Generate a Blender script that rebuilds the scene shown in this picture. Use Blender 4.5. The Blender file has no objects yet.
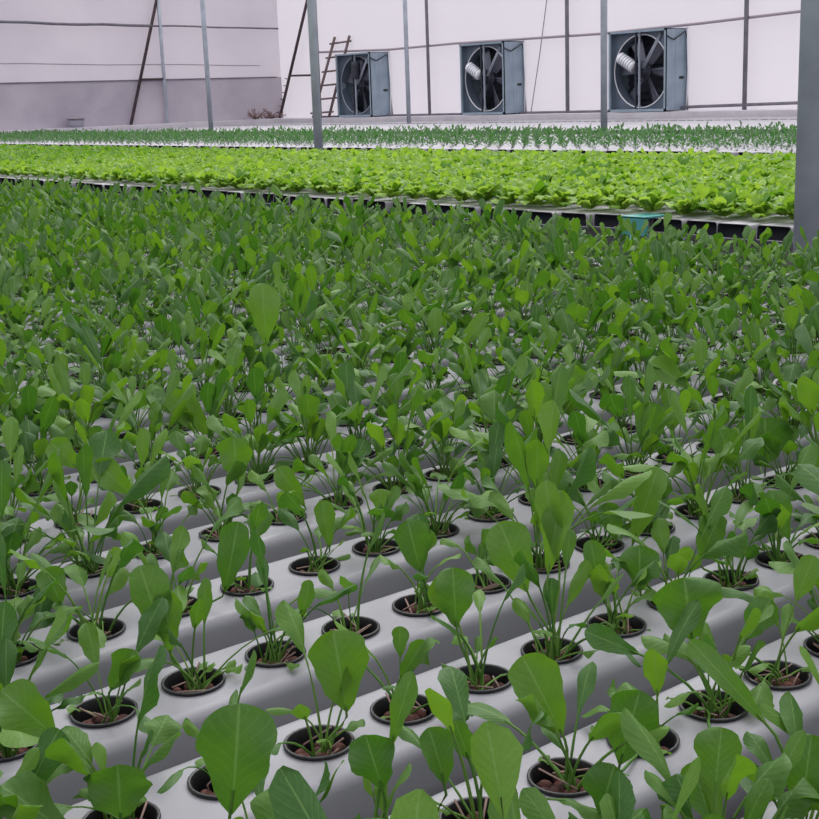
import bpy, math, random
from mathutils import Vector, Matrix
V = Vector
PI = math.pi
BZ = 0.85          # height of the growing beds' top surface above the greenhouse floor
C = bpy.context.scene.collection
R = random.Random(7)

# ------------------------------------------------------------------ scene tree helpers
def link(name, data, parent=None, loc=None):
    o = bpy.data.objects.new(name, data)
    C.objects.link(o)
    if parent is not None:
        o.parent = parent
    if loc is not None:
        o.location = loc
    return o

def tag(o, label=None, cat=None, group=None, kind=None):
    if label: o['label'] = label
    if cat: o['category'] = cat
    if group: o['group'] = group
    if kind: o['kind'] = kind
    return o

def copy_tree(o, parent=None):
    c = o.copy()
    C.objects.link(c)
    c.parent = parent
    for ch in list(o.children):
        copy_tree(ch, c)
    return c

class MB:
    """collects vertices and faces of one mesh"""
    def __init__(s):
        s.v = []; s.f = []; s.m = []; s.t = []; s.u = []; s.w = []
    def vert(s, p, t=0.5, u=0.0, w=0.0):
        s.v.append((p[0], p[1], p[2])); s.t.append(t); s.u.append(u); s.w.append(w)
        return len(s.v) - 1
    def face(s, idx, m=0):
        s.f.append(tuple(idx)); s.m.append(m)
    def add(s, o, M=None, dt=0.0):
        b = len(s.v)
        if M is None: s.v += o.v
        else: s.v += [tuple(M @ V(p)) for p in o.v]
        s.t += [x + dt for x in o.t]; s.u += o.u; s.w += o.w
        s.f += [tuple(i + b for i in f) for f in o.f]; s.m += o.m
    def box(s, a, b, m=0, t=0.5):
        i = len(s.v)
        for z in (a[2], b[2]):
            for x, y in ((a[0], a[1]), (b[0], a[1]), (b[0], b[1]), (a[0], b[1])):
                s.vert((x, y, z), t)
        for q in ((3, 2, 1, 0), (4, 5, 6, 7), (0, 1, 5, 4), (1, 2, 6, 5), (2, 3, 7, 6), (3, 0, 4, 7)):
            s.face([i + k for k in q], m)
    def tube(s, pts, r, n=8, m=0, t=0.5, cap=True, r1=None):
        pts = [V(p) for p in pts]
        rings = []
        for k, p in enumerate(pts):
            T = (pts[min(k + 1, len(pts) - 1)] - pts[max(k - 1, 0)]).normalized()
            A = T.cross(V((0, 0, 1)) if abs(T.z) < .9 else V((1, 0, 0))).normalized(); B = T.cross(A)
            rr = r if r1 is None else r + (r1 - r) * k / (len(pts) - 1)
            rings.append([s.vert(p + A * (rr * math.cos(2 * PI * j / n)) + B * (rr * math.sin(2 * PI * j / n)), t, 0, k / max(1, len(pts) - 1)) for j in range(n)])
        for a, b in zip(rings, rings[1:]):
            for j in range(n):
                s.face((a[j], b[j], b[(j + 1) % n], a[(j + 1) % n]), m)
        if cap:
            s.face(rings[0], m); s.face(rings[-1][::-1], m)
    def lathe(s, prof, n=20, m=0, c=(0, 0, 0), axis='z', t=0.5):
        rings = []
        for r, h in prof:
            ring = []
            for j in range(n):
                a = 2 * PI * j / n
                if axis == 'z': p = (c[0] + r * math.cos(a), c[1] + r * math.sin(a), c[2] + h)
                else: p = (c[0] + h, c[1] + r * math.cos(a), c[2] + r * math.sin(a))
                ring.append(s.vert(p, t))
            rings.append(ring)
        for a, b in zip(rings, rings[1:]):
            for j in range(n):
                s.face((a[j], a[(j + 1) % n], b[(j + 1) % n], b[j]), m)
        return rings
    def mesh(s, name, mats, smooth=True, attrs=False):
        me = bpy.data.meshes.new(name)
        me.from_pydata(s.v, [], s.f)
        for mt in (mats if isinstance(mats, (list, tuple)) else [mats]):
            me.materials.append(mt)
        me.polygons.foreach_set('material_index', s.m)
        me.polygons.foreach_set('use_smooth', [smooth] * len(s.f))
        if attrs:
            for nm, dat in (('tint', s.t), ('leaf_u', s.u), ('leaf_v', s.w)):
                a = me.attributes.new(nm, 'FLOAT', 'POINT')
                a.data.foreach_set('value', dat)
        me.update()
        return me
    def build(s, name, mats, parent=None, loc=None, smooth=True, attrs=False, edge=False):
        o = link(name, s.mesh(name, mats, smooth, attrs), parent, loc)
        if edge:
            md = o.modifiers.new('Edge', 'EDGE_SPLIT'); md.split_angle = math.radians(35)
        return o

# ------------------------------------------------------------------ materials
def mat(name, col, rough=.5, spec=.5, metal=0.0, noise=None, bump=None, trans=None):
    """noise=(scale, colour2, lo, hi)  bump=(scale, strength)  trans=(fraction, colour)"""
    m = bpy.data.materials.new(name); m.use_nodes = True
    nt = m.node_tree; N = nt.nodes; L = nt.links
    b = N['Principled BSDF']; out = N['Material Output']
    b.inputs['Base Color'].default_value = (*col, 1)
    b.inputs['Roughness'].default_value = rough
    b.inputs['Specular IOR Level'].default_value = spec
    b.inputs['Metallic'].default_value = metal
    tc = N.new('ShaderNodeTexCoord')
    if noise:
        n = N.new('ShaderNodeTexNoise'); n.inputs['Scale'].default_value = noise[0]; n.inputs['Detail'].default_value = 6
        L.new(tc.outputs['Object'], n.inputs['Vector'])
        mr = N.new('ShaderNodeMapRange'); mr.inputs[1].default_value = noise[2]; mr.inputs[2].default_value = noise[3]
        L.new(n.outputs['Fac'], mr.inputs[0])
        mx = N.new('ShaderNodeMix'); mx.data_type = 'RGBA'
        mx.inputs[6].default_value = (*col, 1); mx.inputs[7].default_value = (*noise[1], 1)
        L.new(mr.outputs[0], mx.inputs[0]); L.new(mx.outputs[2], b.inputs['Base Color'])
    if bump:
        n = N.new('ShaderNodeTexNoise'); n.inputs['Scale'].default_value = bump[0]; n.inputs['Detail'].default_value = 4
        L.new(tc.outputs['Object'], n.inputs['Vector'])
        bp = N.new('ShaderNodeBump'); bp.inputs['Strength'].default_value = bump[1]; bp.inputs['Distance'].default_value = .01
        L.new(n.outputs['Fac'], bp.inputs['Height']); L.new(bp.outputs[0], b.inputs['Normal'])
    if trans:
        tr = N.new('ShaderNodeBsdfTranslucent'); tr.inputs[0].default_value = (*trans[1], 1)
        ms = N.new('ShaderNodeMixShader'); ms.inputs[0].default_value = trans[0]
        L.new(b.outputs[0], ms.inputs[1]); L.new(tr.outputs[0], ms.inputs[2]); L.new(ms.outputs[0], out.inputs[0])
    return m

def leaf_mat(name, c0, c1, vein, tc0, tc1, tfac, rough, spec, veins=True):
    m = bpy.data.materials.new(name); m.use_nodes = True
    nt = m.node_tree; N = nt.nodes; L = nt.links
    b = N['Principled BSDF']; out = N['Material Output']
    b.inputs['Roughness'].default_value = rough; b.inputs['Specular IOR Level'].default_value = spec
    def attr(n):
        a = N.new('ShaderNodeAttribute'); a.attribute_name = n; return a.outputs['Fac']
    def math_(op, a, bb=None, cc=None, clamp=False):
        n = N.new('ShaderNodeMath'); n.operation = op; n.use_clamp = clamp
        for i, x in enumerate((a, bb, cc)):
            if x is None: continue
            if isinstance(x, (int, float)): n.inputs[i].default_value = x
            else: L.new(x, n.inputs[i])
        return n.outputs[0]
    def mix(f, a, bb):
        n = N.new('ShaderNodeMix'); n.data_type = 'RGBA'
        for i, x in ((0, f), (6, a), (7, bb)):
            if isinstance(x, tuple): n.inputs[i].default_value = (*x, 1)
            elif isinstance(x, (int, float)): n.inputs[i].default_value = x
            else: L.new(x, n.inputs[i])
        return n.outputs[2]
    t = attr('tint'); u = attr('leaf_u'); w = attr('leaf_v')
    no = N.new('ShaderNodeTexNoise'); no.inputs['Scale'].default_value = 60; no.inputs['Detail'].default_value = 3
    tcn = N.new('ShaderNodeTexCoord'); L.new(tcn.outputs['Object'], no.inputs['Vector'])
    tn = math_('ADD', t, math_('MULTIPLY', math_('SUBTRACT', no.outputs['Fac'], .5), .5), None, True)
    col = mix(tn, c0, c1)
    tcol = mix(tn, tc0, tc1)
    if veins:
        au = math_('ABSOLUTE', u)
        mid = math_('SUBTRACT', 1.0, math_('MULTIPLY', au, 14.0), None, True)
        # side veins slanting forward from the midrib
        ph = math_('SUBTRACT', math_('MULTIPLY', w, 8.0), math_('MULTIPLY', au, 2.6))
        fr = math_('ABSOLUTE', math_('SUBTRACT', math_('FRACT', ph), .5))
        side = math_('MULTIPLY', math_('SUBTRACT', 1.0, math_('MULTIPLY', fr, 11.0), None, True), .45)
        vv = math_('MAXIMUM', math_('MULTIPLY', mid, .8), math_('MULTIPLY', side, .55))
        col = mix(vv, col, vein); tcol = mix(math_('MULTIPLY', vv, .6), tcol, vein)
        bp = N.new('ShaderNodeBump'); bp.inputs['Strength'].default_value = .25; bp.inputs['Distance'].default_value = .001
        n2 = N.new('ShaderNodeTexNoise'); n2.inputs['Scale'].default_value = 170; n2.inputs['Detail'].default_value = 2
        L.new(tcn.outputs['Object'], n2.inputs['Vector'])
        L.new(math_('ADD', fr, math_('MULTIPLY', n2.outputs['Fac'], 2.2)), bp.inputs['Height']); L.new(bp.outputs[0], b.inputs['Normal'])
    L.new(col, b.inputs['Base Color'])
    tr = N.new('ShaderNodeBsdfTranslucent'); L.new(tcol, tr.inputs[0])
    ms = N.new('ShaderNodeMixShader'); ms.inputs[0].default_value = tfac
    L.new(b.outputs[0], ms.inputs[1]); L.new(tr.outputs[0], ms.inputs[2]); L.new(ms.outputs[0], out.inputs[0])
    return m

M = {}
M['channel'] = mat('dimmed_pvc', (.25, .25, .27), .45, .35, noise=(3, (.215, .215, .235), .45, .7))  # dimmer light over the nearest bed put into a darker pvc tone
M['channel_far'] = mat('white_pvc', (.345, .335, .36), .5, .4, noise=(2, (.30, .29, .315), .45, .7))
M['hollow_shade'] = mat('hollow_shade', (.02, .022, .03), .8, .2)  # painted shade for the hollow channel ends
M['pot'] = mat('black_pot_plastic', (.010, .010, .012), .38, .45)
M['pebble'] = mat('clay_pebble', (.115, .046, .036), .85, .25, noise=(90, (.03, .016, .014), .4, .65), bump=(150, .4))
M['medium'] = mat('dark_medium', (.02, .012, .010), .95, .1)
M['leaf'] = leaf_mat('seedling_leaf', (.034, .104, .018), (.092, .200, .020), (.15, .28, .07), (.065, .215, .006), (.205, .430, .012), .31, .55, .40)
M['stem'] = leaf_mat('seedling_stem', (.075, .19, .03), (.17, .30, .06), (0, 0, 0), (.10, .28, .02), (.2, .42, .04), .25, .5, .3, False)
M['lettuce'] = leaf_mat('lettuce_leaf', (.09, .23, .014), (.30, .47, .07), (.30, .50, .10), (.15, .36, .012), (.44, .66, .06), .42, .5, .3, False)
M['sprig'] = leaf_mat('far_seedling_leaf', (.055, .12, .05), (.11, .20, .085), (0, 0, 0), (.05, .2, .03), (.1, .3, .04), .35, .5, .3, False)
M['steel'] = mat('galvanised_steel', (.42, .46, .52), .55, .5, .1, noise=(6, (.33, .36, .42), .4, .65), bump=(30, .1))
M['steel_dark'] = mat('dull_dark_steel', (.19, .18, .21), .6, .4, .1, noise=(5, (.13, .125, .15), .4, .65))
M['pinkrail'] = mat('dusty_rail', (.36, .31, .34), .6, .4, .1)
M['rust'] = mat('brown_painted_steel', (.09, .06, .065), .7, .3, 0, noise=(8, (.05, .035, .04), .4, .65))
M['wood'] = mat('weathered_wood', (.19, .135, .135), .8, .3, 0, noise=(9, (.12, .085, .085), .4, .65))
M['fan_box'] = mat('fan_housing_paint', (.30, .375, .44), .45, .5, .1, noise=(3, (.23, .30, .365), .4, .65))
M['fan_inner_shade'] = mat('fan_shaded_paint', (.13, .165, .215), .5, .5, .1, noise=(3, (.09, .12, .16), .4, .65))  # housing colour darkened, shade inside the fan box painted in
M['fan_dark'] = mat('fan_dark_metal', (.045, .05, .068), .55, .4, .2)
M['fan_blade'] = mat('fan_blade_metal', (.15, .16, .2), .35, .5, .5)
M['fan_light'] = mat('fan_pale_metal', (.85, .85, .88), .4, .5, .1)
M['black'] = mat('black_rubber', (.012, .012, .016), .6, .4)
M['film'] = mat('greenhouse_film', (.76, .725, .76), .6, .3, 0, noise=(.3, (.70, .665, .71), .4, .62), trans=(.5, (.86, .82, .85)))
M['film_side'] = mat('greenhouse_side_film', (.60, .565, .61), .6, .3, 0, noise=(.22, (.42, .40, .46), .40, .56), trans=(.4, (.70, .64, .68)))
M['curtain'] = mat('grey_side_curtain', (.50, .455, .50), .8, .2, 0, noise=(1.2, (.39, .355, .41), .35, .65), bump=(2, .3))
M['ledge'] = mat('white_painted_ledge', (.70, .67, .71), .7, .3, 0, noise=(3, (.62, .58, .63), .4, .65))
M['concrete'] = mat('grey_concrete_floor', (.09, .088, .095), .85, .3, 0, noise=(4, (.055, .055, .06), .35, .65), bump=(30, .3))
M['teal'] = mat('teal_plastic', (.07, .30, .29), .4, .5)
M['grey_plastic'] = mat('grey_plastic', (.32, .31, .37), .5, .4)
M['twig'] = mat('dry_twig', (.22, .15, .13), .9, .2)
M['string'] = mat('grey_cord', (.20, .19, .21), .8, .2)

# ------------------------------------------------------------------ leaves
def bez(a, b, c, d, t):
    s = 1 - t
    return a * (s * s * s) + b * (3 * s * s * t) + c * (3 * s * t * t) + d * (t * t * t)

def blade_width(s):
    s = min(1.0, s)
    return 1.66 * (s + .010) ** .86 * max(0.0, 1 - s ** 3.4) ** .55

def add_leaf(bl, st, spine, W, side, tb, rp, tint, nb=8, nc=5, cup=.3, wave=.1, ph=0.0, frill=0):
    """spine(t) 0..1; petiole up to tb, blade from there. side: vector across the blade"""
    if st is not None:
        n = 5 if nb > 6 else 4
        st.tube([spine(tb * 1.12 * k / n) for k in range(n + 1)], rp, 5 if nb > 6 else 3, t=tint, cap=False, r1=rp * .6)
    rows = []
    for i in range(nb + 1):
        s = 1 - (1 - i / nb) ** 1.7 if i > 0 else 0.0
        t = tb + (1 - tb) * s
        p = spine(t); T = (spine(min(1, t + .02)) - spine(max(0, t - .02))).normalized()
        n_ = T.cross(side).normalized() * -1
        if n_.length < .5: n_ = V((0, 0, 1))
        sd = n_.cross(T).normalized() * -1
        w = W * .5 * blade_width(s)
        if i == nb: w = W * .06
        row = []
        for j in range(nc):
            u = -1 + 2 * j / (nc - 1)
            off = cup * w * abs(u) ** 1.6 + wave * W * .5 * math.sin(s * 9 + ph + (1.7 if u > 0 else 0)) * abs(u) * min(1, 3 * s)
            if frill: off += frill * W * math.sin(s * 23 + ph * 3 + u * 2) * u * u
            jag = 1 + (.07 * math.sin(s * 13 + ph + 2 * u) + .04 * math.sin(s * 27 + ph * 2 - u)) * (abs(u) > .6)
            row.append(bl.vert(p + sd * (u * w * jag) + n_ * off, tint, u, s))
        rows.append(row)
    for a, b in zip(rows, rows[1:]):
        for j in range(nc - 1):
            bl.face((a[j], a[j + 1], b[j + 1], b[j]))

def random_leaf(bl, st, rng, az, L, elev, W, pet, droop, hi, tint, c=(0, 0, 0)):
    h = V((math.cos(az), math.sin(az), 0)); up = V((0, 0, 1))
    p0 = V(c) + V((rng.uniform(-.009, .009), rng.uniform(-.009, .009), 0))
    d = h * math.cos(elev) + up * math.sin(elev)
    e2 = elev - droop * .35; d2 = h * math.cos(e2) + up * math.sin(e2)
    e3 = elev - droop; d3 = h * math.cos(e3) + up * math.sin(e3)
    a = p0; b = a + d * L * .36; c_ = b + d2 * L * .34; dd = c_ + d3 * L * .36
    tw = rng.uniform(-.7, .7)
    side = V((-math.sin(az + tw), math.cos(az + tw), rng.uniform(-.3, .3)))
    add_leaf(bl, st, lambda t: bez(a, b, c_, dd, t), W, side, pet, rng.uniform(.0009, .0016), tint,
             9 if hi else 4, 7 if hi else 3, rng.uniform(.1, .75), rng.uniform(.08, .34), rng.uniform(0, 6))

def seedling(rng, hi=True, n=None, scale=1.0, short=False):
    bl, st = MB(), MB()
    n = n or rng.randint(17, 23)
    a0 = rng.uniform(0, 6.28)
    for k in range(n):
        az = a0 + k * 2.4 + rng.uniform(-.4, .4)
        f = k / n
        L = (.088 + .085 * rng.random() ** 1.4) * scale * (1 - .30 * f)
        elev = math.radians(rng.uniform(68, 89) if k % 4 else rng.uniform(48, 72))
        W = (.0165 + .019 * rng.random() ** 1.4) * scale * (1 if hi else .9) * (.7 if f > .6 else 1)
        random_leaf(bl, st, rng, az, L, elev, W, rng.uniform(.50, .70), rng.uniform(.1, .9) if k % 5 else rng.uniform(1.0, 2.0), hi, min(1, max(0, rng.gauss(.42, .38))), (0, 0, -.008))
    for k in range(rng.randint(2, 4)):      # small cotyledons and low leaves near the pot
        random_leaf(bl, st, rng, rng.uniform(0, 6.28), rng.uniform(.03, .055), math.radians(rng.uniform(20, 60)), rng.uniform(.009, .015), .6, .5, hi, rng.uniform(.4, 1), (0, 0, -.008))
    return bl, st

# ------------------------------------------------------------------ net pot, pebbles
def pot_mb(n=24):
    mb = MB()
    mb.lathe([(.0252, .0006), (.0280, .0006), (.0286, .0018), (.0285, .0030), (.0277, .0036), (.0262, .0034), (.0256, .0024),
              (.0240, -.006), (.0225, -.020), (.0200, -.042), (.001, -.042)], n)
    mb.lathe([(.0270, .0004), (.0262, -.004), (.0245, -.022), (.0215, -.0445), (.001, -.0445)], n)
    return mb
def pebbles_mb(rng, n=11):
    mb = MB()
    for k in range(n):
        if k == 0: a, rr = 0, 0
        elif k < 5: a, rr = k * 1.57 + rng.uniform(-.3, .3), .0085
        else: a, rr = k * 1.05 + rng.uniform(-.3, .3), .0158
        r = rng.uniform(.0048, .0068)
        c = V((rr * math.cos(a), rr * math.sin(a), -.0105 + rng.uniform(-.003, .003)))
        ph = rng.uniform(0, 6); prof = []
        b = len(mb.v); ns, nr = 8, 5
        for i in range(nr + 1):
            th = PI * i / nr
            for j in range(ns):
                f = 2 * PI * j / ns + ph
                q = 1 + .12 * math.sin(2 * f + ph) + .08 * math.sin(3 * th + ph)
                mb.vert(c + V((math.sin(th) * math.cos(f) * q * 1.15, math.sin(th) * math.sin(f) * q, math.cos(th) * .9)) * r)
        for i in range(nr):
            for j in range(ns):
                mb.face((b + i * ns + j, b + i * ns + (j + 1) % ns, b + (i + 1) * ns + (j + 1) % ns, b + (i + 1) * ns + j))
    rings = mb.lathe([(.0215, -.018), (.0001, -.018)], 16, 1)
    for k in range(rng.randint(2, 5)):
        a = rng.uniform(0, 6.28); r = rng.uniform(.004, .016); a2 = a + rng.uniform(-2, 2)
        mb.tube([(r * math.cos(a), r * math.sin(a), -.012), (r * 1.1 * math.cos(a + .3), r * 1.1 * math.sin(a + .3), -.002), (.02 * math.cos(a2), .02 * math.sin(a2), rng.uniform(-.006, .012))], .0009, 4, 2)
    return mb

# ------------------------------------------------------------------ growing channels
PITCH = .17; HOLE = .0866; HR = .0262
def channel_mb(length, holes=0, w=.112, h=.058, m_out=0, x_first=.045):
    """hollow channel along +x, top at z=0, open ends with painted shade inside"""
    mb = MB(); hw = w / 2; r = .012
    tw = hw - r                                   # half width of the flat top
    side = []                                     # profile from the flat top's edge down to the bottom
    for k in range(1, 7):
        a = k / 6 * PI / 2 * .92
        side.append((tw + r * math.sin(a), -r + r * math.cos(a)))
    side += [(hw + .0004, -r - .004), (hw + .002, -h * .6), (hw + .003, -h + .004), (hw, -h)]
    def strip(x0, x1):
        for sg in (1, -1):
            pa, pb = mb.vert((x0, sg * tw, 0)), mb.vert((x1, sg * tw, 0))
            for y, z in side:
                c_, d_ = mb.vert((x1, sg * y, z)), mb.vert((x0, sg * y, z))
                q = [pa, pb, c_, d_]
                mb.face(q if sg < 0 else q[::-1], m_out); pa, pb = d_, c_
    strip(0, length)
    q = [mb.vert((0, -hw, -h)), mb.vert((length, -hw, -h)), mb.vert((length, hw, -h)), mb.vert((0, hw, -h))]
    mb.face(q[::-1], m_out)
    def flat(x0, x1):
        mb.face([mb.vert((x0, -tw, 0)), mb.vert((x1, -tw, 0)), mb.vert((x1, tw, 0)), mb.vert((x0, tw, 0))], m_out)
    if not holes:
        flat(0, length)
    else:
        half = HOLE / 2
        flat(0, x_first - half)
        ns = 24
        for i in range(holes):
            cx = x_first + i * HOLE
            inn, out, low = [], [], []
            for k in range(ns):
                a = 2 * PI * (k + .5) / ns; ca, sa = math.cos(a), math.sin(a)
                f = min(half / max(1e-6, abs(ca)), tw / max(1e-6, abs(sa)))
                inn.append(mb.vert((cx + HR * ca, HR * sa, 0))); low.append(mb.vert((cx + HR * ca, HR * sa, -.004)))
                out.append(mb.vert((cx + f * ca, f * sa, 0)))
            inn2 = [mb.vert(mb.v[q]) for q in inn]
            for k in range(ns):
                j = (k + 1) % ns
                pk, pj = mb.v[out[k]], mb.v[out[j]]
                ek = abs(abs(pk[0] - cx) - half) < 1e-6; ej = abs(abs(pj[0] - cx) - half) < 1e-6
                if ek != ej:        # the rectangle's corner lies between these two rays
                    cv = mb.vert((pk[0] if ek else pj[0], pj[1] if ek else pk[1], 0))
                    mb.face((inn[k], out[k], cv, out[j], inn[j]), m_out)
                else:
                    mb.face((inn[k], out[k], out[j], inn[j]), m_out)
                mb.face((low[k], inn2[k], inn2[j], low[j]), m_out)
        flat(x_first + (holes - .5) * HOLE, length)
    # open ends: wall thickness, then the hollow's shade painted as dark lining and plate
    full = [(tw, 0)] + side
    ring = [(y, z) for y, z in full] + [(-y, z) for y, z in full[::-1]]
    def shrink(y, z): return (y * .965, max(-h + .003, min(z - .0025, -.0025)))
    for x0, dx in ((0, 1), (length, -1)):
        o = [mb.vert((x0, y, z)) for y, z in ring]
        i1 = [mb.vert((x0, *shrink(y, z))) for y, z in ring]
        i2 = [mb.vert((x0 + dx * .03, *shrink(y, z))) for y, z in ring]
        nn = len(ring)
        for k in range(nn):
            j = (k + 1) % nn
            mb.face((o[k], o[j], i1[j], i1[k]), m_out)
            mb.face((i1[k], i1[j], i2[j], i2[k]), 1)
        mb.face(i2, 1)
    return mb

# ================================================================== THE SETTING
def struct(mb, name, m, **k):
    return tag(mb.build(name, m, smooth=False, **k), kind='structure')

FZ = 0.0
WX, LY = 18.6, 28.12          # fan wall plane, side wall plane
HT = 5.2
mb = MB(); mb.box((-6, -6, -.1), (WX + .3, LY + .3, FZ)); struct(mb, 'floor', M['concrete'])
# fan wall: film held between posts, with real openings behind the fan boxes
fans = [(23.74, 25.00), (19.45, 20.73), (15.39, 16.70)]     # y range of each fan box
FB, FT = BZ + .105, BZ + 1.485
mb = MB()
edges = sorted({-2.0, LY} | {y for f in fans for y in (f[0] + .04, f[1] - .04)})
for a, b in zip(edges, edges[1:]):
    inside = any(f[0] < (a + b) / 2 < f[1] for f in fans)
    zs = [(FZ, FB + .04), (FT - .04, HT)] if inside else [(FZ, HT)]
    for z0, z1 in zs: mb.face([mb.vert((WX, a, z0)), mb.vert((WX, a, z1)), mb.vert((WX, b, z1)), mb.vert((WX, b, z0))])
struct(mb, 'wall_fans', M['film'])
mb = MB(); mb.face([mb.vert(p) for p in ((-4, LY, BZ + 1.0), (WX, LY, BZ + 1.0), (WX, LY, HT), (-4, LY, HT))]); struct(mb, 'wall_side', M['film_side'])
mb = MB(); mb.box((-4, LY - .03, BZ + .0), (WX - .01, LY - .005, BZ + 1.09)); o = struct(mb, 'wall_side_curtain', M['curtain'])
# low white ledges at the foot of both walls
mb = MB(); mb.box((17.93, -2, FZ), (WX - .002, LY - .5, BZ + .095)); struct(mb, 'trim_1', M['ledge'])
mb = MB(); mb.box((-4, LY - .6, FZ), (WX - .002, LY - .035, BZ + .10)); struct(mb, 'trim_2', M['ledge'])
# seams and battens in the film
mb = MB(); mb.tube([(x, LY - .006, BZ + 1.50 - .018 * (x - 11) + .01 * math.sin(x * 1.7)) for x in [i * 1.0 for i in range(-4, 19)]], .010, 5); struct(mb, 'trim_3', M['pinkrail'])
mb = MB(); mb.box((-4, LY - .05, BZ + 1.075), (WX - .15, LY - .031, BZ + 1.10)); struct(mb, 'trim_4', M['steel_dark'])

def pole(x, y, r, label, m='steel', z0=FZ, lean=0.0, group=None, cat='post', name='steel_post'):
    """round post with a foot flange and a clamp collar"""
    root = tag(link(name, None, None, (x, y, z0)), label, cat, group)
    a = MB(); a.tube([(0, 0, 0), (lean, 0, HT - z0 - .2)], r, 20, cap=True); a.build('post_tube', M[m], root)
    b = MB(); b.lathe([(r * 2, 0), (r * 2, .012), (r * 1.1, .014), (r * 1.1, .04), (r * .9, .04)], 16); b.build('base_flange', M[m], root)
    return root

P1 = pole(3.52, 2.43, .043, 'thick grey steel post at the right edge between the two nearest beds')
pole(7.90, 11.32, .044, 'grey steel post rising from the lettuce bed edge, in front of the ladder')
pole(12.30, 20.93, .042, 'slim grey post before the grey curtain, first post right of the diagonal brace')
pole(12.30, 11.47, .042, 'grey steel post standing just left of the largest exhaust fan')
pole(16.50, 20.53, .042, 'grey steel post just right of the smallest fan, standing proud of the wall')
pole(18.45, 22.24, .034, 'dark wall post halfway between the small and middle fans', 'steel_dark')
pole(18.45, 18.14, .038, 'dark wall post halfway between the middle and largest fans', 'steel_dark')
pole(18.45, 14.05, .038, 'dark wall post to the right of the largest fan', 'steel_dark')
pole(15.29, 27.98, .040, 'grey wall post joined to the diagonal brace at the side wall', 'steel')

def single(mb, name, m, label, cat, group=None, **k):
    return tag(mb.build(name, m, **k), label, cat, group)

mb = MB(); mb.tube([(14.36, 27.99, BZ + .1), (15.26, 27.99, BZ + 2.85), (15.75, 27.99, BZ + 4.3)], .036, 10)
br = single(mb, 'diagonal_brace', M['rust'], 'dark brown diagonal brace crossing in front of the grey curtain', 'brace')
mb = MB(); mb.tube([(14.69, 27.97, BZ + 1.10), (15.27, 27.97, BZ + 1.10)], .024, 8); mb.build('brace_rung', M['rust'], br)
mb = MB(); mb.tube([(18.46, 28.06, BZ + .1), (18.46, 26.70, BZ + 2.62), (18.46, 26.55, BZ + 2.9)], .036, 10)
br = single(mb, 'diagonal_brace', M['rust'], 'dark brown diagonal brace in the corner above the dry weeds', 'brace')
mb = MB(); mb.tube([(18.43, 27.50, BZ + 1.10), (18.43, 26.60, BZ + 1.08)], .024, 8); mb.build('brace_rung', M['rust'], br)
for k in range(6):
    mb = MB(); z = .22 + k * .16; y = 28.06 - (z - .1) * .54
    mb.tube([(18.44, y, BZ + z), (18.42, y + .10, BZ + z + .02)], .010, 5); mb.build('peg', M['rust'], br)

def wavy(pts, n=6, amp=.012, seed=1):
    rg = random.Random(seed); out = []
    for a, b in zip(pts, pts[1:]):
        for k in range(n): out.append(V(a).lerp(V(b), k / n) + V((0, 0, rg.uniform(-amp, amp))))
    return out + [V(pts[-1])]
mb = MB(); mb.tube(wavy([(5, 27.97, BZ + 2.44), (11.5, 27.97, BZ + 2.34), (15.05, 27.97, BZ + 2.275)]), .030, 8)
mb.tube(wavy([(15.05, 27.97, BZ + 2.28), (18.5, 27.97, BZ + 2.225)]), .020, 8)
single(mb, 'side_wall_pipe', M['steel_dark'], 'long dark pipe running along the side wall film high above the grey curtain', 'pipe')
mb = MB(); mb.tube([(18.52, 26.6, BZ + 1.60), (18.5, 23.6, BZ + 1.525), (18.5, 21.4, BZ + 1.54), (18.5, 17.35, BZ + 1.50), (18.5, 15.05, BZ + 1.54), (18.5, 13.0, BZ + 1.60), (18.5, 5, BZ + 1.75)], .024, 8)
single(mb, 'wall_rail', M['pinkrail'], 'thin dusty rail running just above the three exhaust fans', 'rail')
mb = MB(); mb.tube([(18.45, 26.4, BZ + .11), (18.45, 21.9, BZ + .115), (18.45, 17.3, BZ + .115), (18.45, 15.0, BZ + .165), (18.45, 13.0, BZ + .19), (18.45, 5, BZ + .22)], .026, 8)
single(mb, 'bottom_rail', M['steel_dark'], 'thin dark rail along the foot of the film wall below the fans', 'rail')
mb = MB(); mb.tube(wavy([(18.55, 18.55, BZ + 3.2), (18.55, 18.77, BZ + 2.2), (18.55, 18.98, BZ + 1.2), (18.5, 19.19, BZ + .12)], 4, 0), .009, 5)
single(mb, 'loose_wire', M['string'], 'thin slanting wire on the film wall right of the middle fan', 'wire')
mb = MB(); mb.tube([(18.5, 26.315, BZ + 4.0), (18.5, 26.315, BZ + .1)], .009, 5)
single(mb, 'hanging_cord', M['string'], 'thin cord hanging down the film wall behind the ladder post', 'cord')

# ladder leaning on the fan wall
def lp(s, t):   # s 0 left rail, 1 right rail; t along
    return V((18.30 + .22 * t, (26.39 + (25.745 - 26.39) * s) + (25.72 - 26.39 + .07 * s) * t, BZ + .10 + 1.70 * t))
root = tag(link('ladder', None, None, lp(.5, 0)), 'brown wooden ladder leaning against the film wall beside the smallest fan', 'ladder')
for s in (0, 1):
    mb = MB(); mb.tube([lp(s, 0) - lp(.5, 0), lp(s, 1.06) - lp(.5, 0)], .032, 8); mb.build('rail', M['wood'], root)
for k in range(6):
    t = .06 + k * .183; mb = MB(); mb.tube([lp(-.22, t) - lp(.5, 0), lp(1.18, t + .015) - lp(.5, 0)], .022, 7); mb.build('rung', M['wood'], root)

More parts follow.
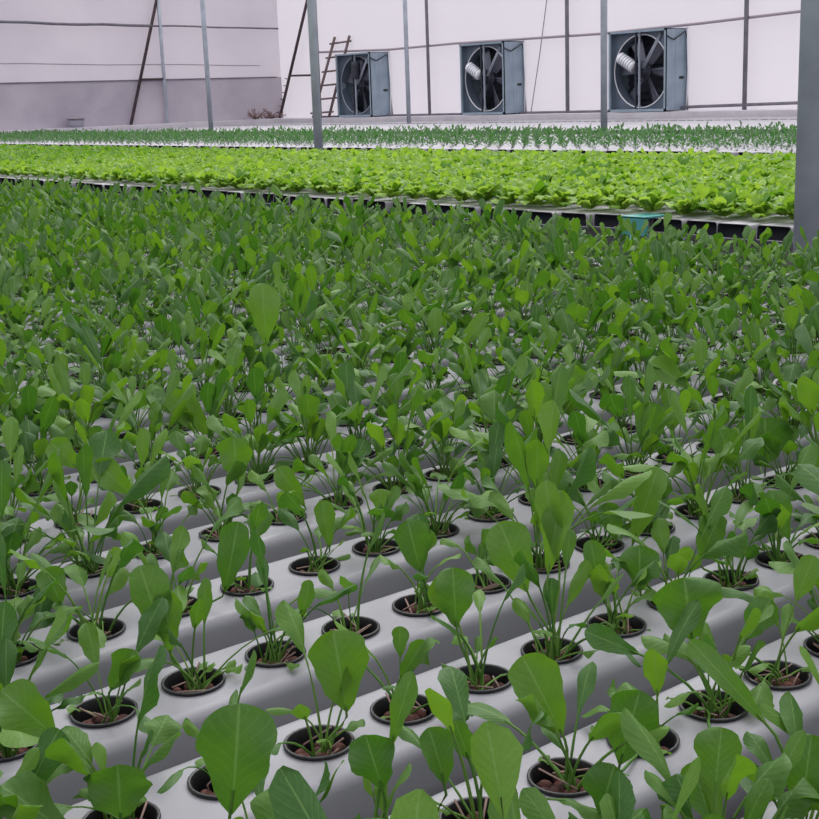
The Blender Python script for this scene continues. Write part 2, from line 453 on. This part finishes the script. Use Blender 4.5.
# basin on the ledge, weeds in the corner
root = tag(link('basin', None, None, (12.93, 27.78, BZ + .10)), 'pale grey plastic basin on the ledge before the grey curtain', 'basin')
mb = MB(); mb.lathe([(.001, .002), (.155, .002), (.185, .19), (.175, .19), (.147, .012), (.001, .012)], 24); mb.build('tub', M['grey_plastic'], root)
mb = MB(); mb.lathe([(.18, .185), (.215, .185), (.215, .205), (.176, .205), (.176, .185)], 24); mb.build('rim', M['pinkrail'], root)
rg = random.Random(3)
for k, (x, lab) in enumerate([(17.55, 'dry brown weed tuft on the ledge, left of the corner clump'), (18.02, 'bushier dry brown weed clump at the foot of the corner brace')]):
    mb = MB()
    for j in range(26):
        a = rg.uniform(0, 6.28); L = rg.uniform(.12, .40); e = rg.uniform(.1, 1.0)
        d = V((math.cos(a) * math.cos(e), math.sin(a) * math.cos(e), math.sin(e)))
        q = d * L
        if 27.7 + q.y > 28.0: q.y = .1
        mb.tube([(0, 0, 0), q * .5 + V((0, 0, .02)), q], .006, 4)
        for i in range(3):
            p = q * rg.uniform(.5, 1); mb.tube([p, p + V((rg.uniform(-.04, .04), rg.uniform(-.04, .04), rg.uniform(0, .05)))], .008, 4)
    single(mb, 'dry_weed', M['twig'], lab, 'weed', loc=(x, 27.76, BZ + .10))

# ------------------------------------------------------------------ exhaust fans
def fan(y0, y1, label, rot, motor, first=[None]):
    w = y1 - y0; h = FT - FB; D = .56
    root = tag(link('exhaust_fan', None, None, (18.03, y0, FB)), label, 'fan', 'exhaust fans in the film wall')
    t = .035
    b = MB()
    b.box((0, 0, 0), (D, .012, h)); b.box((0, w - .012, 0), (D, w, h)); b.box((0, 0, 0), (D, w, .012)); b.box((0, 0, h - .012), (D, w, h))
    b.box((.015, .0125, .0125), (.12, .0135, h - .0125), 1); b.box((.015, w - .0135, .0125), (.12, w - .0125, h - .0125), 1)  # inner side linings in the painted shade tone
    b.box((-.006, 0, 0), (.03, t, h)); b.box((-.006, w - t, 0), (.03, w, h)); b.box((-.006, 0, 0), (.03, w, t + .01)); b.box((-.006, 0, h - t), (.03, w, h))
    b.box((.25, -.004, .01), (.27, 0, h - .01)); b.box((D - .04, -.01, 0), (D, 0, h))
    b.build('housing', [M['fan_box'], M['fan_inner_shade']], root, smooth=False)
    # orifice plate with round opening, shade of the recess in its colour
    cy, cz, r = w / 2, h / 2, .625
    b = MB(); n = 64; inn, out, dp = [], [], []
    for k in range(n):
        a = 2 * PI * (k + .5) / n; ca, sa = math.cos(a), math.sin(a)
        f = min((w / 2 - .013) / max(1e-6, abs(ca)), (h / 2 - .013) / max(1e-6, abs(sa)))
        inn.append(b.vert((.13, cy + r * ca, cz + r * sa))); out.append(b.vert((.13, cy + f * ca, cz + f * sa)))
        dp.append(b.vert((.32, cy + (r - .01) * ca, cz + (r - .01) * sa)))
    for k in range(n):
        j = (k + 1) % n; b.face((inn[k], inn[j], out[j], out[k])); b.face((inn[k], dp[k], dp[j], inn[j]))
    b.build('orifice_plate', M['fan_inner_shade'], root, smooth=False)
    b = MB(); b.tube([(.122, cy + r * math.cos(2 * PI * k / 48), cz + r * math.sin(2 * PI * k / 48)) for k in range(49)], .012, 6, cap=False)
    b.build('orifice_ring', M['fan_light'] if motor else M['steel'], root)
    # louvre shutter at the back
    b = MB(); b.box((D - .02, .012, .012), (D - .01, w - .012, h - .012))
    for k in range(11):
        z = .08 + k * (h - .16) / 10; b.box((D - .06, .02, z), (D - .03, w - .02, z + .075))
    b.build('louvre_shutter', M['fan_dark'], root, smooth=False)
    # blades
    for k in range(6):
        a = rot + k * PI / 3; b = MB(); rows = []
        for i in range(7):
            rr = .10 + (r - .05 - .10) * i / 6; wd = .055 + .075 * i / 6
            row = []
            for j in range(5):
                q = (j / 4 - .5) * 2 * wd; tw_ = .75 - .35 * i / 6
                x = .25 + q * math.sin(tw_) * .7 + .012 * (1 - (j / 2 - 1) ** 2); yy = rr; zz = q * math.cos(tw_)
                row.append(b.vert((x, cy + yy * math.cos(a) - zz * math.sin(a), cz + yy * math.sin(a) + zz * math.cos(a))))
            rows.append(row)
        for p, q in zip(rows, rows[1:]):
            for j in range(4): b.face((p[j], p[j + 1], q[j + 1], q[j]))
        o = b.build('blade', M['fan_blade'], root)
        md = o.modifiers.new('Sheet', 'SOLIDIFY'); md.thickness = .004
    b = MB(); b.lathe([(.001, -.06), (.05, -.06), (.06, -.03), (.13, -.02), (.13, .03), (.001, .03)], 24, c=(.25, cy, cz), axis='x'); b.build('hub', M['fan_dark'], root)
    b = MB()
    b.lathe([(.16, -.012), (.175, -.012), (.175, .012), (.16, .012), (.16, -.012)], 28, c=(.17, cy, cz), axis='x'); b.build('pulley', M['fan_dark'], root)
    # bracing struts in front
    for dy in (-.03, .055):
        b = MB(); b.box((.04, cy + dy, .012), (.07, cy + dy + .022, h - .012)); b.build('strut', M['steel'] if dy < 0 else M['fan_dark'], root, smooth=False)
    for s in (0, .06, .12):
        b = MB(); b.tube([(.11, cy - .02 - s * .5, cz + .05), (.11, cy - .44 - s * .2, h - .05 - s * .3)], .009, 6); b.build('drive_belt', M['steel'], root)
    # motor; its pale colour on two fans stands for light passing through
    d = V((0, .86, .5)) if motor else V((0, -.1, 1))
    c = V((.06, cy, cz)) + d * .14
    b = MB(); ax = d.normalized(); b.tube([c, c + ax * .03, c + ax * .06, c + ax * .30, c + ax * .36], .10, 18, cap=True)
    m_ = b.build('motor', M['fan_light'] if motor else M['fan_dark'], root)
    for i in range(5):
        b = MB(); q = c + ax * (  .05 + .058 * i); b.tube([q, q + ax * .012],   .109, 18); b.build('motor_fin', M['steel'] if motor else M['fan_dark'], m_)
    # cable draped from the top corner over the side, latch
    b = MB(); b.tube([(.03, .12, h - .10), (-.015, .06, h - .06), (.06, -.02, h - .15), (.18, -.025, h - .19), (.34, -.025, h - .12), (.47, -.03, h - .05), (.53, -.03, h - .2), (.54, -.03, .35), (.56, -.03, -.0)], .011, 6)
    b.build('power_cable', M['black'], root)
    b = MB(); b.box((.36, -.02, h * .39), (.46, 0, h * .39 + .04)); b.build('latch', M['black'], root, smooth=False)
    b = MB(); b.tube([(.50, -.05, h + .02), (.52, -.06, h * .5), (.50, -.05, .0)], .014, 6); b.build('conduit', M['fan_light'], root)
    return root
fan(*fans[0], 'smallest of the three exhaust fans, farthest away beside the ladder', .35, False)
fan(*fans[1], 'middle of three exhaust fans, light passing through shown as pale motor', .2, True)
fan(*fans[2], 'largest of the three exhaust fans, nearest to the thick steel post', .1, True)

# ================================================================== BEDS
ORD = ['front', 'second', 'third', 'fourth', 'fifth', 'sixth', 'seventh', 'eighth', 'ninth', 'tenth', 'eleventh', 'twelfth', 'thirteenth', 'fourteenth', 'fifteenth', 'sixteenth', 'seventeenth', 'eighteenth', 'nineteenth', 'twentieth']
OFF = {-1: .0, 0: .0321, 1: .0139, 2: .084, 3: .0729, 4: .0587, 5: .0387}
Y0 = .6352
def off(c):
    return OFF[c] if c in OFF else (c * .0537) % HOLE
NH = 41
me1 = channel_mb(NH * HOLE, NH, x_first=HOLE / 2).mesh('growing_channel', [M['channel'], M['hollow_shade']], True)
X_START = -.5196 - HOLE / 2      # six holes left of the origin
for c in range(-1, 66):
    o = link('growing_channel', me1, None, (X_START + off(c), Y0 + PITCH * c, BZ))
    if c <= 11:
        lab = ('grey channel cutting the bottom right corner, front channel of nearest bed' if c == -1 else
               'grey channel with black net pots, %s from the bottom right corner in nearest bed' % ORD[c + 1])
        tag(o, lab, 'growing channel', 'grey growing channels of the nearest bed')
    else:
        tag(o, 'grey channel half hidden by seedlings in the nearest bed, beyond the first twelve', 'growing channel', 'hidden rear channels of the nearest bed')
def bed_frame(x0, x1, y0, y1, label, legs):
    root = tag(link('bed_stand', None, None, (x0, y0, 0)), label, 'stand')
    top = BZ - .0585
    for x in (.25, (x1 - x0) / 2, x1 - x0 - .25):
        b = MB(); b.box((x - .02, 0, top - .04), (x + .02, y1 - y0, top)); b.build('cross_rail', M['steel'], root, smooth=False)
    for j in range(legs):
        y = .05 + (y1 - y0 - .1) * j / (legs - 1)
        for x in (.25, x1 - x0 - .25):
            b = MB(); b.box((x - .02, y - .02, 0), (x + .02, y + .02, top - .04)); b.build('leg', M['steel'], root, smooth=False)
bed_frame(-.5, 3.0, .42, 11.95, 'steel stand beneath the grey channels of the nearest bed', 8)
rg = random.Random(21)
me2 = channel_mb(2.95, 0, w=.150, h=.056).mesh('growing_channel', [M['channel_far'], M['hollow_shade']], True)
for c in range(94):
    tag(link('growing_channel', me2, None, (4.03 + rg.choice((0, 0, .012, .03, -.02)) + rg.uniform(-.008, .008), 1.9 + PITCH * c, BZ)),
        'white channel end showing beneath the lime green lettuce', 'growing channel', 'white channels of the lettuce bed')
bed_frame(4.05, 6.95, 1.85, 17.8, 'steel stand holding up the lettuce bed', 9)
me3 = channel_mb(3.2, 0, w=.122, h=.056).mesh('growing_channel', [M['channel_far'], M['hollow_shade']], True)
for c in range(129):
    tag(link('growing_channel', me3, None, (8.40 + rg.uniform(-.02, .02), 5.2 + PITCH * c, BZ)),
        'white channel carrying small sparse seedlings, behind the lettuce bed', 'growing channel', 'white channels of the sparse seedling bed')
bed_frame(8.42, 11.58, 5.15, 27.1, 'steel stand under the sparse seedling bed behind the lettuce', 12)
b4 = MB(); b5 = MB()
c4 = channel_mb(3.5, 0, w=.14, h=.056); c5 = channel_mb(1.35, 0, w=.14, h=.056)
for c in range(112):
    y = 8.4 + PITCH * c
    if y > 27.35: break
    b4.add(c4, Matrix.Translation((12.68 + rg.uniform(-.015, .015), y, BZ)))
    b5.add(c5, Matrix.Translation((16.42 + rg.uniform(-.02, .02), y, BZ)))
# posts stand in the aisle gaps between the beds
tag(b4.build('empty_channels', [M['channel_far'], M['hollow_shade']], smooth=False), 'empty white channels filling the bed behind the sparse seedlings', 'growing channels', kind='stuff')
tag(b5.build('empty_channels', [M['channel_far'], M['hollow_shade']], smooth=False), 'short empty white channels along the foot of the fan wall', 'growing channels', kind='stuff')
bed_frame(12.7, 16.1, 8.4, 27.2, 'steel stand under the empty white bed', 10)
bed_frame(16.45, 17.7, 8.4, 27.2, 'narrow steel stand under the short empty channels by the fans', 10)

root = tag(link('teal_strap', None, None, (4.0, 3.55, BZ)), 'teal plastic strap wrapped over a white channel end of the lettuce bed', 'strap')
b = MB(); b.box((-.03, -.065, -.066), (-.012, .065, .006)); b.box((-.03, -.065, .002), (.12, .065, .008)); b.build('band', M['teal'], root, smooth=False)
b = MB(); b.tube([(-.035, 0, -.06), (-.045, 0, -.12), (-.03, .01, -.17)], .006, 6); b.build('tail', M['teal'], root)

# ================================================================== CAMERA
cam = bpy.data.cameras.new('camera'); cam.sensor_width = 36; cam.lens = 1320.42 / 819 * 36; cam.clip_end = 200; cam.clip_start = .02
co = link('camera', cam)
r1 = V((0.77834463, -0.62686414, -0.03494262)); u1 = V((0.1709778, 0.15808466, 0.97251007)); fw = V((0.60410779, 0.7629224, -0.2302242))
CP = V((0, 0, BZ + .49905))
co.matrix_world = Matrix(((r1.x, u1.x, -fw.x, CP.x), (r1.y, u1.y, -fw.y, CP.y), (r1.z, u1.z, -fw.z, CP.z), (0, 0, 0, 1)))
bpy.context.scene.camera = co
def in_view(p, mx=.03, top=.03, bot=.03):
    """is a place seen at all from where the photographer stands (used to leave out what nobody could see)"""
    d = V(p) - CP; z = d.dot(fw)
    if z < .2: return None
    x = .5 + 1320.42 / 819 * d.dot(r1) / z; y = .5 - 1320.42 / 819 * d.dot(u1) / z
    return z if -mx < x < 1 + mx and -top < y < 1 + bot else None

# ================================================================== SEEDLINGS OF THE NEAREST BED
big = [
(0, 9, (0.800,0.649,0.059),(0.796,0.655,0.113),0.054,0.3),
(-1, 8, (0.680,0.487,0.084),(0.642,0.523,0.145),0.017,0.5),
(0, 9, (0.725,0.556,0.018),(0.700,0.491,0.020),0.020,0.1),
(0, 9, (0.765,0.674,0.049),(0.726,0.699,0.073),0.020,0.1),
(0, 7, (0.636,0.635,0.037),(0.616,0.656,0.099),0.037,0.7),
(0, 8, (0.659,0.600,0.018),(0.673,0.593,0.075),0.035,0.2),
(0, 8, (0.598,0.562,0.018),(0.605,0.555,0.056),0.031,0.1),
(0, 5, (0.469,0.635,0.055),(0.461,0.641,0.096),0.030,0.1),
(0, 5, (0.477,0.637,0.081),(0.492,0.628,0.135),0.015,0.5),
(0, 5, (0.502,0.610,0.057),(0.494,0.616,0.099),0.023,0.3),
(1, 6, (0.550,0.788,0.029),(0.547,0.797,0.096),0.044,0.6),
(0, 3, (0.342,0.612,0.098),(0.352,0.611,0.165),0.042,0.3),
(1, 4, (0.350,0.782,0.018),(0.351,0.781,0.059),0.044,0.3),
(1, 3, (0.309,0.772,0.026),(0.275,0.798,0.065),0.033,0.4),
(1, 4, (0.332,0.834,0.065),(0.303,0.856,0.104),0.033,0.6),
(2, 5, (0.499,0.989,0.042),(0.489,1.004,0.110),0.035,0.5),
(2, 5, (0.501,0.984,0.029),(0.503,0.987,0.088),0.025,0.7),
(2, 4, (0.434,0.966,0.023),(0.452,0.950,0.059),0.024,0.3),
(1, 9, (0.779,0.821,0.058),(0.764,0.840,0.124),0.040,0.6),
(1, 9, (0.796,0.812,0.073),(0.812,0.809,0.150),0.026,0.9),
(1, 9, (0.806,0.808,0.086),(0.802,0.820,0.159),0.022,0.8),
(1, 8, (0.692,0.819,0.049),(0.692,0.822,0.104),0.035,0.4),
(2, 12, (1.028,0.918,0.018),(1.057,0.907,0.102),0.030,0.7),
(2, 12, (1.128,0.965,0.022),(1.118,0.972,0.063),0.042,0.3),
(2, 11, (1.029,0.941,0.018),(1.018,0.949,0.061),0.027,0.3),
(1, 11, (0.930,0.820,0.018),(0.930,0.821,0.066),0.036,0.3),
(2, 8, (0.777,0.973,0.037),(0.770,0.982,0.091),0.034,0.3),
(8, 14, (1.246,1.979,0.077),(1.254,1.993,0.186),0.057,0.9),
(6, 11, (0.943,1.656,0.022),(0.899,1.698,0.090),0.041,0.8),
(7, 18, (1.564,1.819,0.038),(1.608,1.791,0.104),0.032,0.9),
(3, 15, (1.318,1.146,0.018),(1.322,1.150,0.089),0.041,0.4),
(4, 15, (1.350,1.322,0.046),(1.351,1.327,0.109),0.053,0.6),
(4, 17, (1.570,1.286,0.050),(1.521,1.324,0.090),0.040,0.8),
(3, 17, (1.387,1.010,0.018),(1.389,1.014,0.079),0.067,0.2),
(-1, 8, (0.686,0.464,0.021),(0.694,0.463,0.082),0.031,0.3),
(4, 8, (0.772,1.306,0.065),(0.771,1.309,0.117),0.040,0.6),
(4, 9, (0.852,1.287,0.018),(0.829,1.307,0.069),0.025,0.7),
(4, 7, (0.651,1.333,0.065),(0.618,1.359,0.108),0.030,0.8),
(5, 7, (0.653,1.486,0.068),(0.628,1.504,0.103),0.032,0.8),
(3, 8, (0.777,1.130,0.023),(0.774,1.136,0.077),0.022,0.6),
(3, 6, (0.630,1.108,0.018),(0.648,1.102,0.090),0.031,0.2),
(3, 5, (0.480,1.162,0.030),(0.470,1.168,0.069),0.029,0.4),
(1, 10, (0.867,0.814,0.039),(0.861,0.821,0.088),0.021,0.4),
(0, 10, (0.874,0.652,0.036),(0.889,0.638,0.073),0.026,0.3),
(1, 12, (1.024,0.823,0.026),(1.041,0.811,0.074),0.027,0.4),
(1, 13, (1.142,0.798,0.025),(1.127,0.814,0.081),0.030,0.4),
(2, 14, (1.286,0.981,0.037),(1.272,0.994,0.088),0.035,0.4),
(0, 6, (0.548,0.639,0.047),(0.539,0.643,0.079),0.017,0.3),
(2, 6, (0.622,0.958,0.035),(0.630,0.950,0.074),0.015,0.5),
(1, 7, (0.616,0.804,0.030),(0.632,0.789,0.065),0.015,0.4),
]
bigs = {}
for b_ in big: bigs.setdefault((b_[0], b_[1]), []).append(b_[2:])

pot_me = pot_mb().mesh('net_pot', M['pot'])
peb_mes = [pebbles_mb(random.Random(k)).mesh('clay_pebbles', [M['pebble'], M['medium'], M['twig']]) for k in range(5)]
sites = []
margin = []
for c in range(-1, 66):
    for i in range(-3, 60):
        X = off(c) + HOLE * i; Y = Y0 + PITCH * c
        if X > X_START + off(c) + NH * HOLE - .02 or X < X_START + off(c): continue
        p = (X, Y, BZ + .06)
        z = in_view(p, .035, .0, .05) or (in_view((X, Y, BZ), .02, 0, .06))
        if z: sites.append((z, c, i, X, Y))
        elif (c, i) in bigs: sites.append((.5, c, i, X, Y))
        else:
            z2 = in_view(p, .30, 0, .35)
            if z2: margin.append((z2, c, i, X, Y))
sites.sort()
near, rest = sites[:300], sites[300:]
variants = [seedling(random.Random(100 + k), True, scale=random.Random(k).uniform(.85, 1.12)) for k in range(26)]
sparse = [seedling(random.Random(300 + k), True, n=rgk, scale=.82) for k, rgk in enumerate((3, 4, 4, 5, 5, 6))]
vm = [(b.mesh('foliage', M['leaf'], attrs=True), s.mesh('stems', M['stem'], attrs=True)) for b, s in variants]
sm = [(b.mesh('foliage', M['leaf'], attrs=True), s.mesh('stems', M['stem'], attrs=True)) for b, s in sparse]
SPARSE = {(0, 7), (0, 8), (0, 10), (1, 6), (1, 5), (2, 9), (2, 8), (4, 9), (3, 8), (2, 4), (2, 7), (1, 7), (0, 6), (0, 5), (1, 8), (2, 5), (5, 7), (3, 7)}
# how many pots of its channel stand to the left of a pot, within the picture
first_i = {}
for z, c, i, X, Y in sites:
    if in_view((X, Y, BZ), 0, 0, 0): first_i[c] = min(first_i.get(c, 99), i)
r5 = random.Random(55)
NAMED = 8
def custom(c, i, X, Y):
    rng = random.Random(c * 77 + i)
    bl, st = seedling(rng, True, n=6 if (c, i) in SPARSE else 11, scale=.85)
    O = V((X, Y, BZ))
    for (B, T, w, br_) in bigs[(c, i)]:
        B = V(B) + V((0, 0, BZ)) - O; T = V(T) + V((0, 0, BZ)) - O
        p0 = V((rng.uniform(-.006, .006), rng.uniform(-.006, .006), -.008))
        dirn = (T - B)
        k1 = p0 + V((B.x * .15, B.y * .15, max(.02, B.z * .5)))
        Lp = (B - p0).length; Lb = dirn.length
        tb = Lp / (Lp + Lb)
        toc = (CP - O).normalized()
        bow = toc * (Lb * .10)
        def sp(t, p0=p0, k1=k1, B=B, T=T, tb=tb, dirn=dirn, bow=bow, Lp=Lp):
            if t <= tb:
                q = t / tb
                return bez(p0, k1, B - dirn.normalized() * Lp * .3, B, q)
            q = (t - tb) / (1 - tb)
            return B.lerp(T, q) + bow * math.sin(q * PI)
        side = dirn.normalized().cross(toc + V((0, 0, .35))).normalized()
        side = (side + toc * rng.uniform(-.35, .35)).normalized()
        add_leaf(bl, st, sp, w * 1.02, side, tb, .0016, br_ * .9, 14, 9, rng.uniform(.1, .55), rng.uniform(.12, .3), rng.uniform(0, 6))
    return bl.mesh('foliage', M['leaf'], attrs=True), st.mesh('stems', M['stem'], attrs=True)

for z, c, i, X, Y in near:
    root = link('potted_seedling', None, None, (X, Y, BZ))
    vis = in_view((X, Y, BZ), 0, 0, 0)
    if c < NAMED and vis:
        n = i - first_i[c]
        if n < len(ORD):
            lab = ('seedling in the %s channel from the front, %s pot from its left end' % (ORD[c + 1], 'first' if n == 0 else ORD[n]))
            if (c, i) in bigs: lab = 'broad-leaved ' + lab
            elif (c, i) in SPARSE: lab = 'sparse ' + lab
            else: lab = 'leafy ' + lab
            tag(root, lab, 'plant', 'green seedlings in the nearest bed')
        else:
            tag(root, 'green seedling deep in the crowded middle of the nearest bed', 'plant', 'crowded green seedlings of the nearest bed')
    elif c < NAMED:
        tag(root, 'green seedling cut off by the edge of the picture, its pot out of view', 'plant', 'seedlings cut off at the picture edge')
    else:
        tag(root, 'green seedling deep in the crowded middle of the nearest bed', 'plant', 'crowded green seedlings of the nearest bed')
    link('net_pot', pot_me, root)
    pb = link('clay_pebbles', r5.choice(peb_mes), root); pb.rotation_euler.z = r5.uniform(0, 6.28)
    if (c, i) in bigs: f_, s_ = custom(c, i, X, Y); rot = 0; sc = 1
    else:
        f_, s_ = r5.choice(sm if (c, i) in SPARSE else vm); rot = r5.uniform(0, 6.28); sc = r5.uniform(.8, 1.1)
        if c <= 1: sc *= .92
    for nm, me in (('foliage', f_), ('stems', s_)):
        o = link(nm, me, root); o.rotation_euler.z = rot; o.scale = (sc,) * 3

# everything farther back: beyond anybody's counting
lowp = []
for k in range(16):
    b, s = seedling(random.Random(500 + k), False, scale=random.Random(k).uniform(.9, 1.15)); lowp.append((b, s))
pl_, pp = MB(), pot_mb(12)
disc = MB(); disc.lathe([(.0225, -.010), (.012, -.006), (.0001, -.008)], 10)
fol, stm, pots, med = MB(), MB(), MB(), MB()
for z, c, i, X, Y in rest + margin:
    b, s = r5.choice(lowp)
    Mx = Matrix.Translation((X, Y, BZ)) @ Matrix.Rotation(r5.uniform(0, 6.28), 4, 'Z') @ Matrix.Scale(r5.uniform(.85, 1.12), 4)
    dt = r5.uniform(-.12, .12)
    fol.add(b, Mx, dt); stm.add(s, Mx, dt)
    pots.add(pp, Matrix.Translation((X, Y, BZ))); med.add(disc, Matrix.Translation((X, Y, BZ)))
root = tag(link('rear_seedlings', None, None, (0, 0, 0)), 'mass of green seedlings filling the far end of the nearest bed', 'plants', kind='stuff')
for b, nm, m in ((fol, 'foliage', 'leaf'), (stm, 'stems', 'stem'), (pots, 'net_pots', 'pot'), (med, 'growing_medium', 'pebble')):
    tag(b.build(nm, M[m], root, attrs=nm in ('foliage', 'stems')), kind='stuff')

# ================================================================== LETTUCE BED
def lettuce(rng, low):
    bl = MB()
    n = 21 if not low else 15
    a0 = rng.uniform(0, 6.28)
    for k in range(n):
        az = a0 + k * 2.4; f = k / n
        L = .115 * (1 - .30 * f) * rng.uniform(.8, 1.2); e = math.radians(28 + 50 * f + rng.uniform(-14, 14))
        h = V((math.cos(az), math.sin(az), 0)); up = V((0, 0, 1))
        a = V((0, 0, .004)); b = a + (h * math.cos(e + .3) + up * math.sin(e + .3)) * L * .4
        c_ = b + (h * math.cos(e) + up * math.sin(e)) * L * .35; d = c_ + (h * math.cos(e - .7) + up * math.sin(e - .7)) * L * .35
        add_leaf(bl, None, lambda t: bez(a, b, c_, d, t), .056 * rng.uniform(.7, 1.2), V((-math.sin(az), math.cos(az), 0)), .08, 0, min(1, max(0, rng.gauss(.45 + .25 * f, .28))),
                 6 if not low else 4, 7 if not low else 5, .3, .3, rng.uniform(0, 6), .10)
    return bl
LV = [lettuce(random.Random(700 + k), False) for k in range(10)]
LM = [b.mesh('lettuce', M['lettuce'], attrs=True) for b in LV]
LL = [lettuce(random.Random(730 + k), True) for k in range(10)]
ls = []
for c in range(94):
    for i in range(22):
        X = 4.15 + i * .128; Y = 1.9 + PITCH * c
        if X > 6.93: continue
        z = in_view((X, Y, BZ + .05), .02, 0, 0)
        if z: ls.append((z, X, Y))
        elif in_view((X, Y, BZ + .05), .3, 0, 0): ls.append((99, X, Y))
ls.sort()
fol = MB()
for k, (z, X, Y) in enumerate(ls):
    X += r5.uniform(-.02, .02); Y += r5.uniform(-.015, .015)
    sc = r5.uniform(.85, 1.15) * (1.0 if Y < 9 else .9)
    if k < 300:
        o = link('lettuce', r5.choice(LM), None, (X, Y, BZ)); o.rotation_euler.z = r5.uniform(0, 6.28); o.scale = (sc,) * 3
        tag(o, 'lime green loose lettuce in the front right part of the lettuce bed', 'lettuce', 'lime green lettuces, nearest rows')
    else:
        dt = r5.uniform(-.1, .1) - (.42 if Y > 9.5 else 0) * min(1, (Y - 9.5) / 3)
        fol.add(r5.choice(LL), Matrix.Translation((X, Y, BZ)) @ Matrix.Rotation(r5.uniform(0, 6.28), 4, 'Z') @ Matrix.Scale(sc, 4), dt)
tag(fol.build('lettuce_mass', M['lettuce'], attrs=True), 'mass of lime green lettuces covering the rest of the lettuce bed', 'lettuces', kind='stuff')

# ================================================================== SPARSE SEEDLING BED
def sprig(rng, low):
    bl = MB()
    for k in range(8):
        az = rng.uniform(0, 6.28)
        random_leaf(bl, bl, rng, az, rng.uniform(.05, .12), math.radians(rng.uniform(40, 88)), rng.uniform(.012, .026), .5, rng.uniform(.2, .9), False, min(1, max(0, rng.gauss(.5, .3))))
    return bl
SV = [sprig(random.Random(900 + k), False) for k in range(12)]
SM = [b.mesh('small_seedling', M['sprig'], attrs=True) for b in SV]
ss = []
for c in range(129):
    for i in range(19):
        X = 8.53 + i * .165; Y = 5.2 + PITCH * c
        z = in_view((X, Y, BZ + .05), .02, 0, 0)
        if z: ss.append((z, X, Y))
        elif in_view((X, Y, BZ + .05), .2, 0, 0): ss.append((99, X, Y))
ss.sort(); fol = MB()
for k, (z, X, Y) in enumerate(ss):
    X += r5.uniform(-.02, .02); sc = r5.uniform(.8, 1.3)
    if r5.random() < .04: continue
    if k < 300:
        o = link('small_seedling', r5.choice(SM), None, (X, Y, BZ)); o.rotation_euler.z = r5.uniform(0, 6.28); o.scale = (sc,) * 3
        tag(o, 'small dark green seedling in the white bed behind the lettuce, towards the right', 'plant', 'small seedlings of the white bed, nearest rows')
    else:
        fol.add(r5.choice(SV), Matrix.Translation((X, Y, BZ)) @ Matrix.Rotation(r5.uniform(0, 6.28), 4, 'Z') @ Matrix.Scale(sc, 4), r5.uniform(-.1, .1))
tag(fol.build('small_seedling_mass', M['sprig'], attrs=True), 'rows of small dark green seedlings over the far white bed', 'plants', kind='stuff')

# ================================================================== LIGHT
w = bpy.data.worlds.new('overcast'); bpy.context.scene.world = w; w.use_nodes = True
N = w.node_tree.nodes; L = w.node_tree.links; bg = N['Background']
tc = N.new('ShaderNodeTexCoord'); sp_ = N.new('ShaderNodeSeparateXYZ'); L.new(tc.outputs['Generated'], sp_.inputs[0])
mr = N.new('ShaderNodeMapRange'); mr.inputs[1].default_value = -.05; mr.inputs[2].default_value = .8; L.new(sp_.outputs[2], mr.inputs[0])
mx = N.new('ShaderNodeMix'); mx.data_type = 'RGBA'; mx.inputs[6].default_value = (.34, .335, .38, 1); mx.inputs[7].default_value = (1.12, 1.10, 1.16, 1)
L.new(mr.outputs[0], mx.inputs[0]); L.new(mx.outputs[2], bg.inputs[0]); bg.inputs[1].default_value = 1.0
sd = bpy.data.lights.new('soft_daylight', 'SUN'); sd.energy = 1.75; sd.angle = math.radians(50); sd.color = (1, .98, .97)
so = link('soft_daylight', sd); so.rotation_euler = V((-.35, -.25, .9)).to_track_quat('Z', 'Y').to_euler()
so.rotation_euler = V((.5, .45, .8)).to_track_quat('Z', 'Y').to_euler()

s = bpy.context.scene
s.view_settings.view_transform = 'Standard'; s.view_settings.look = 'None'; s.view_settings.gamma = 1; s.view_settings.use_curve_mapping = False
s.view_settings.exposure = 0.45
s.cycles.max_bounces = 6; s.cycles.diffuse_bounces = 4; s.cycles.transmission_bounces = 4
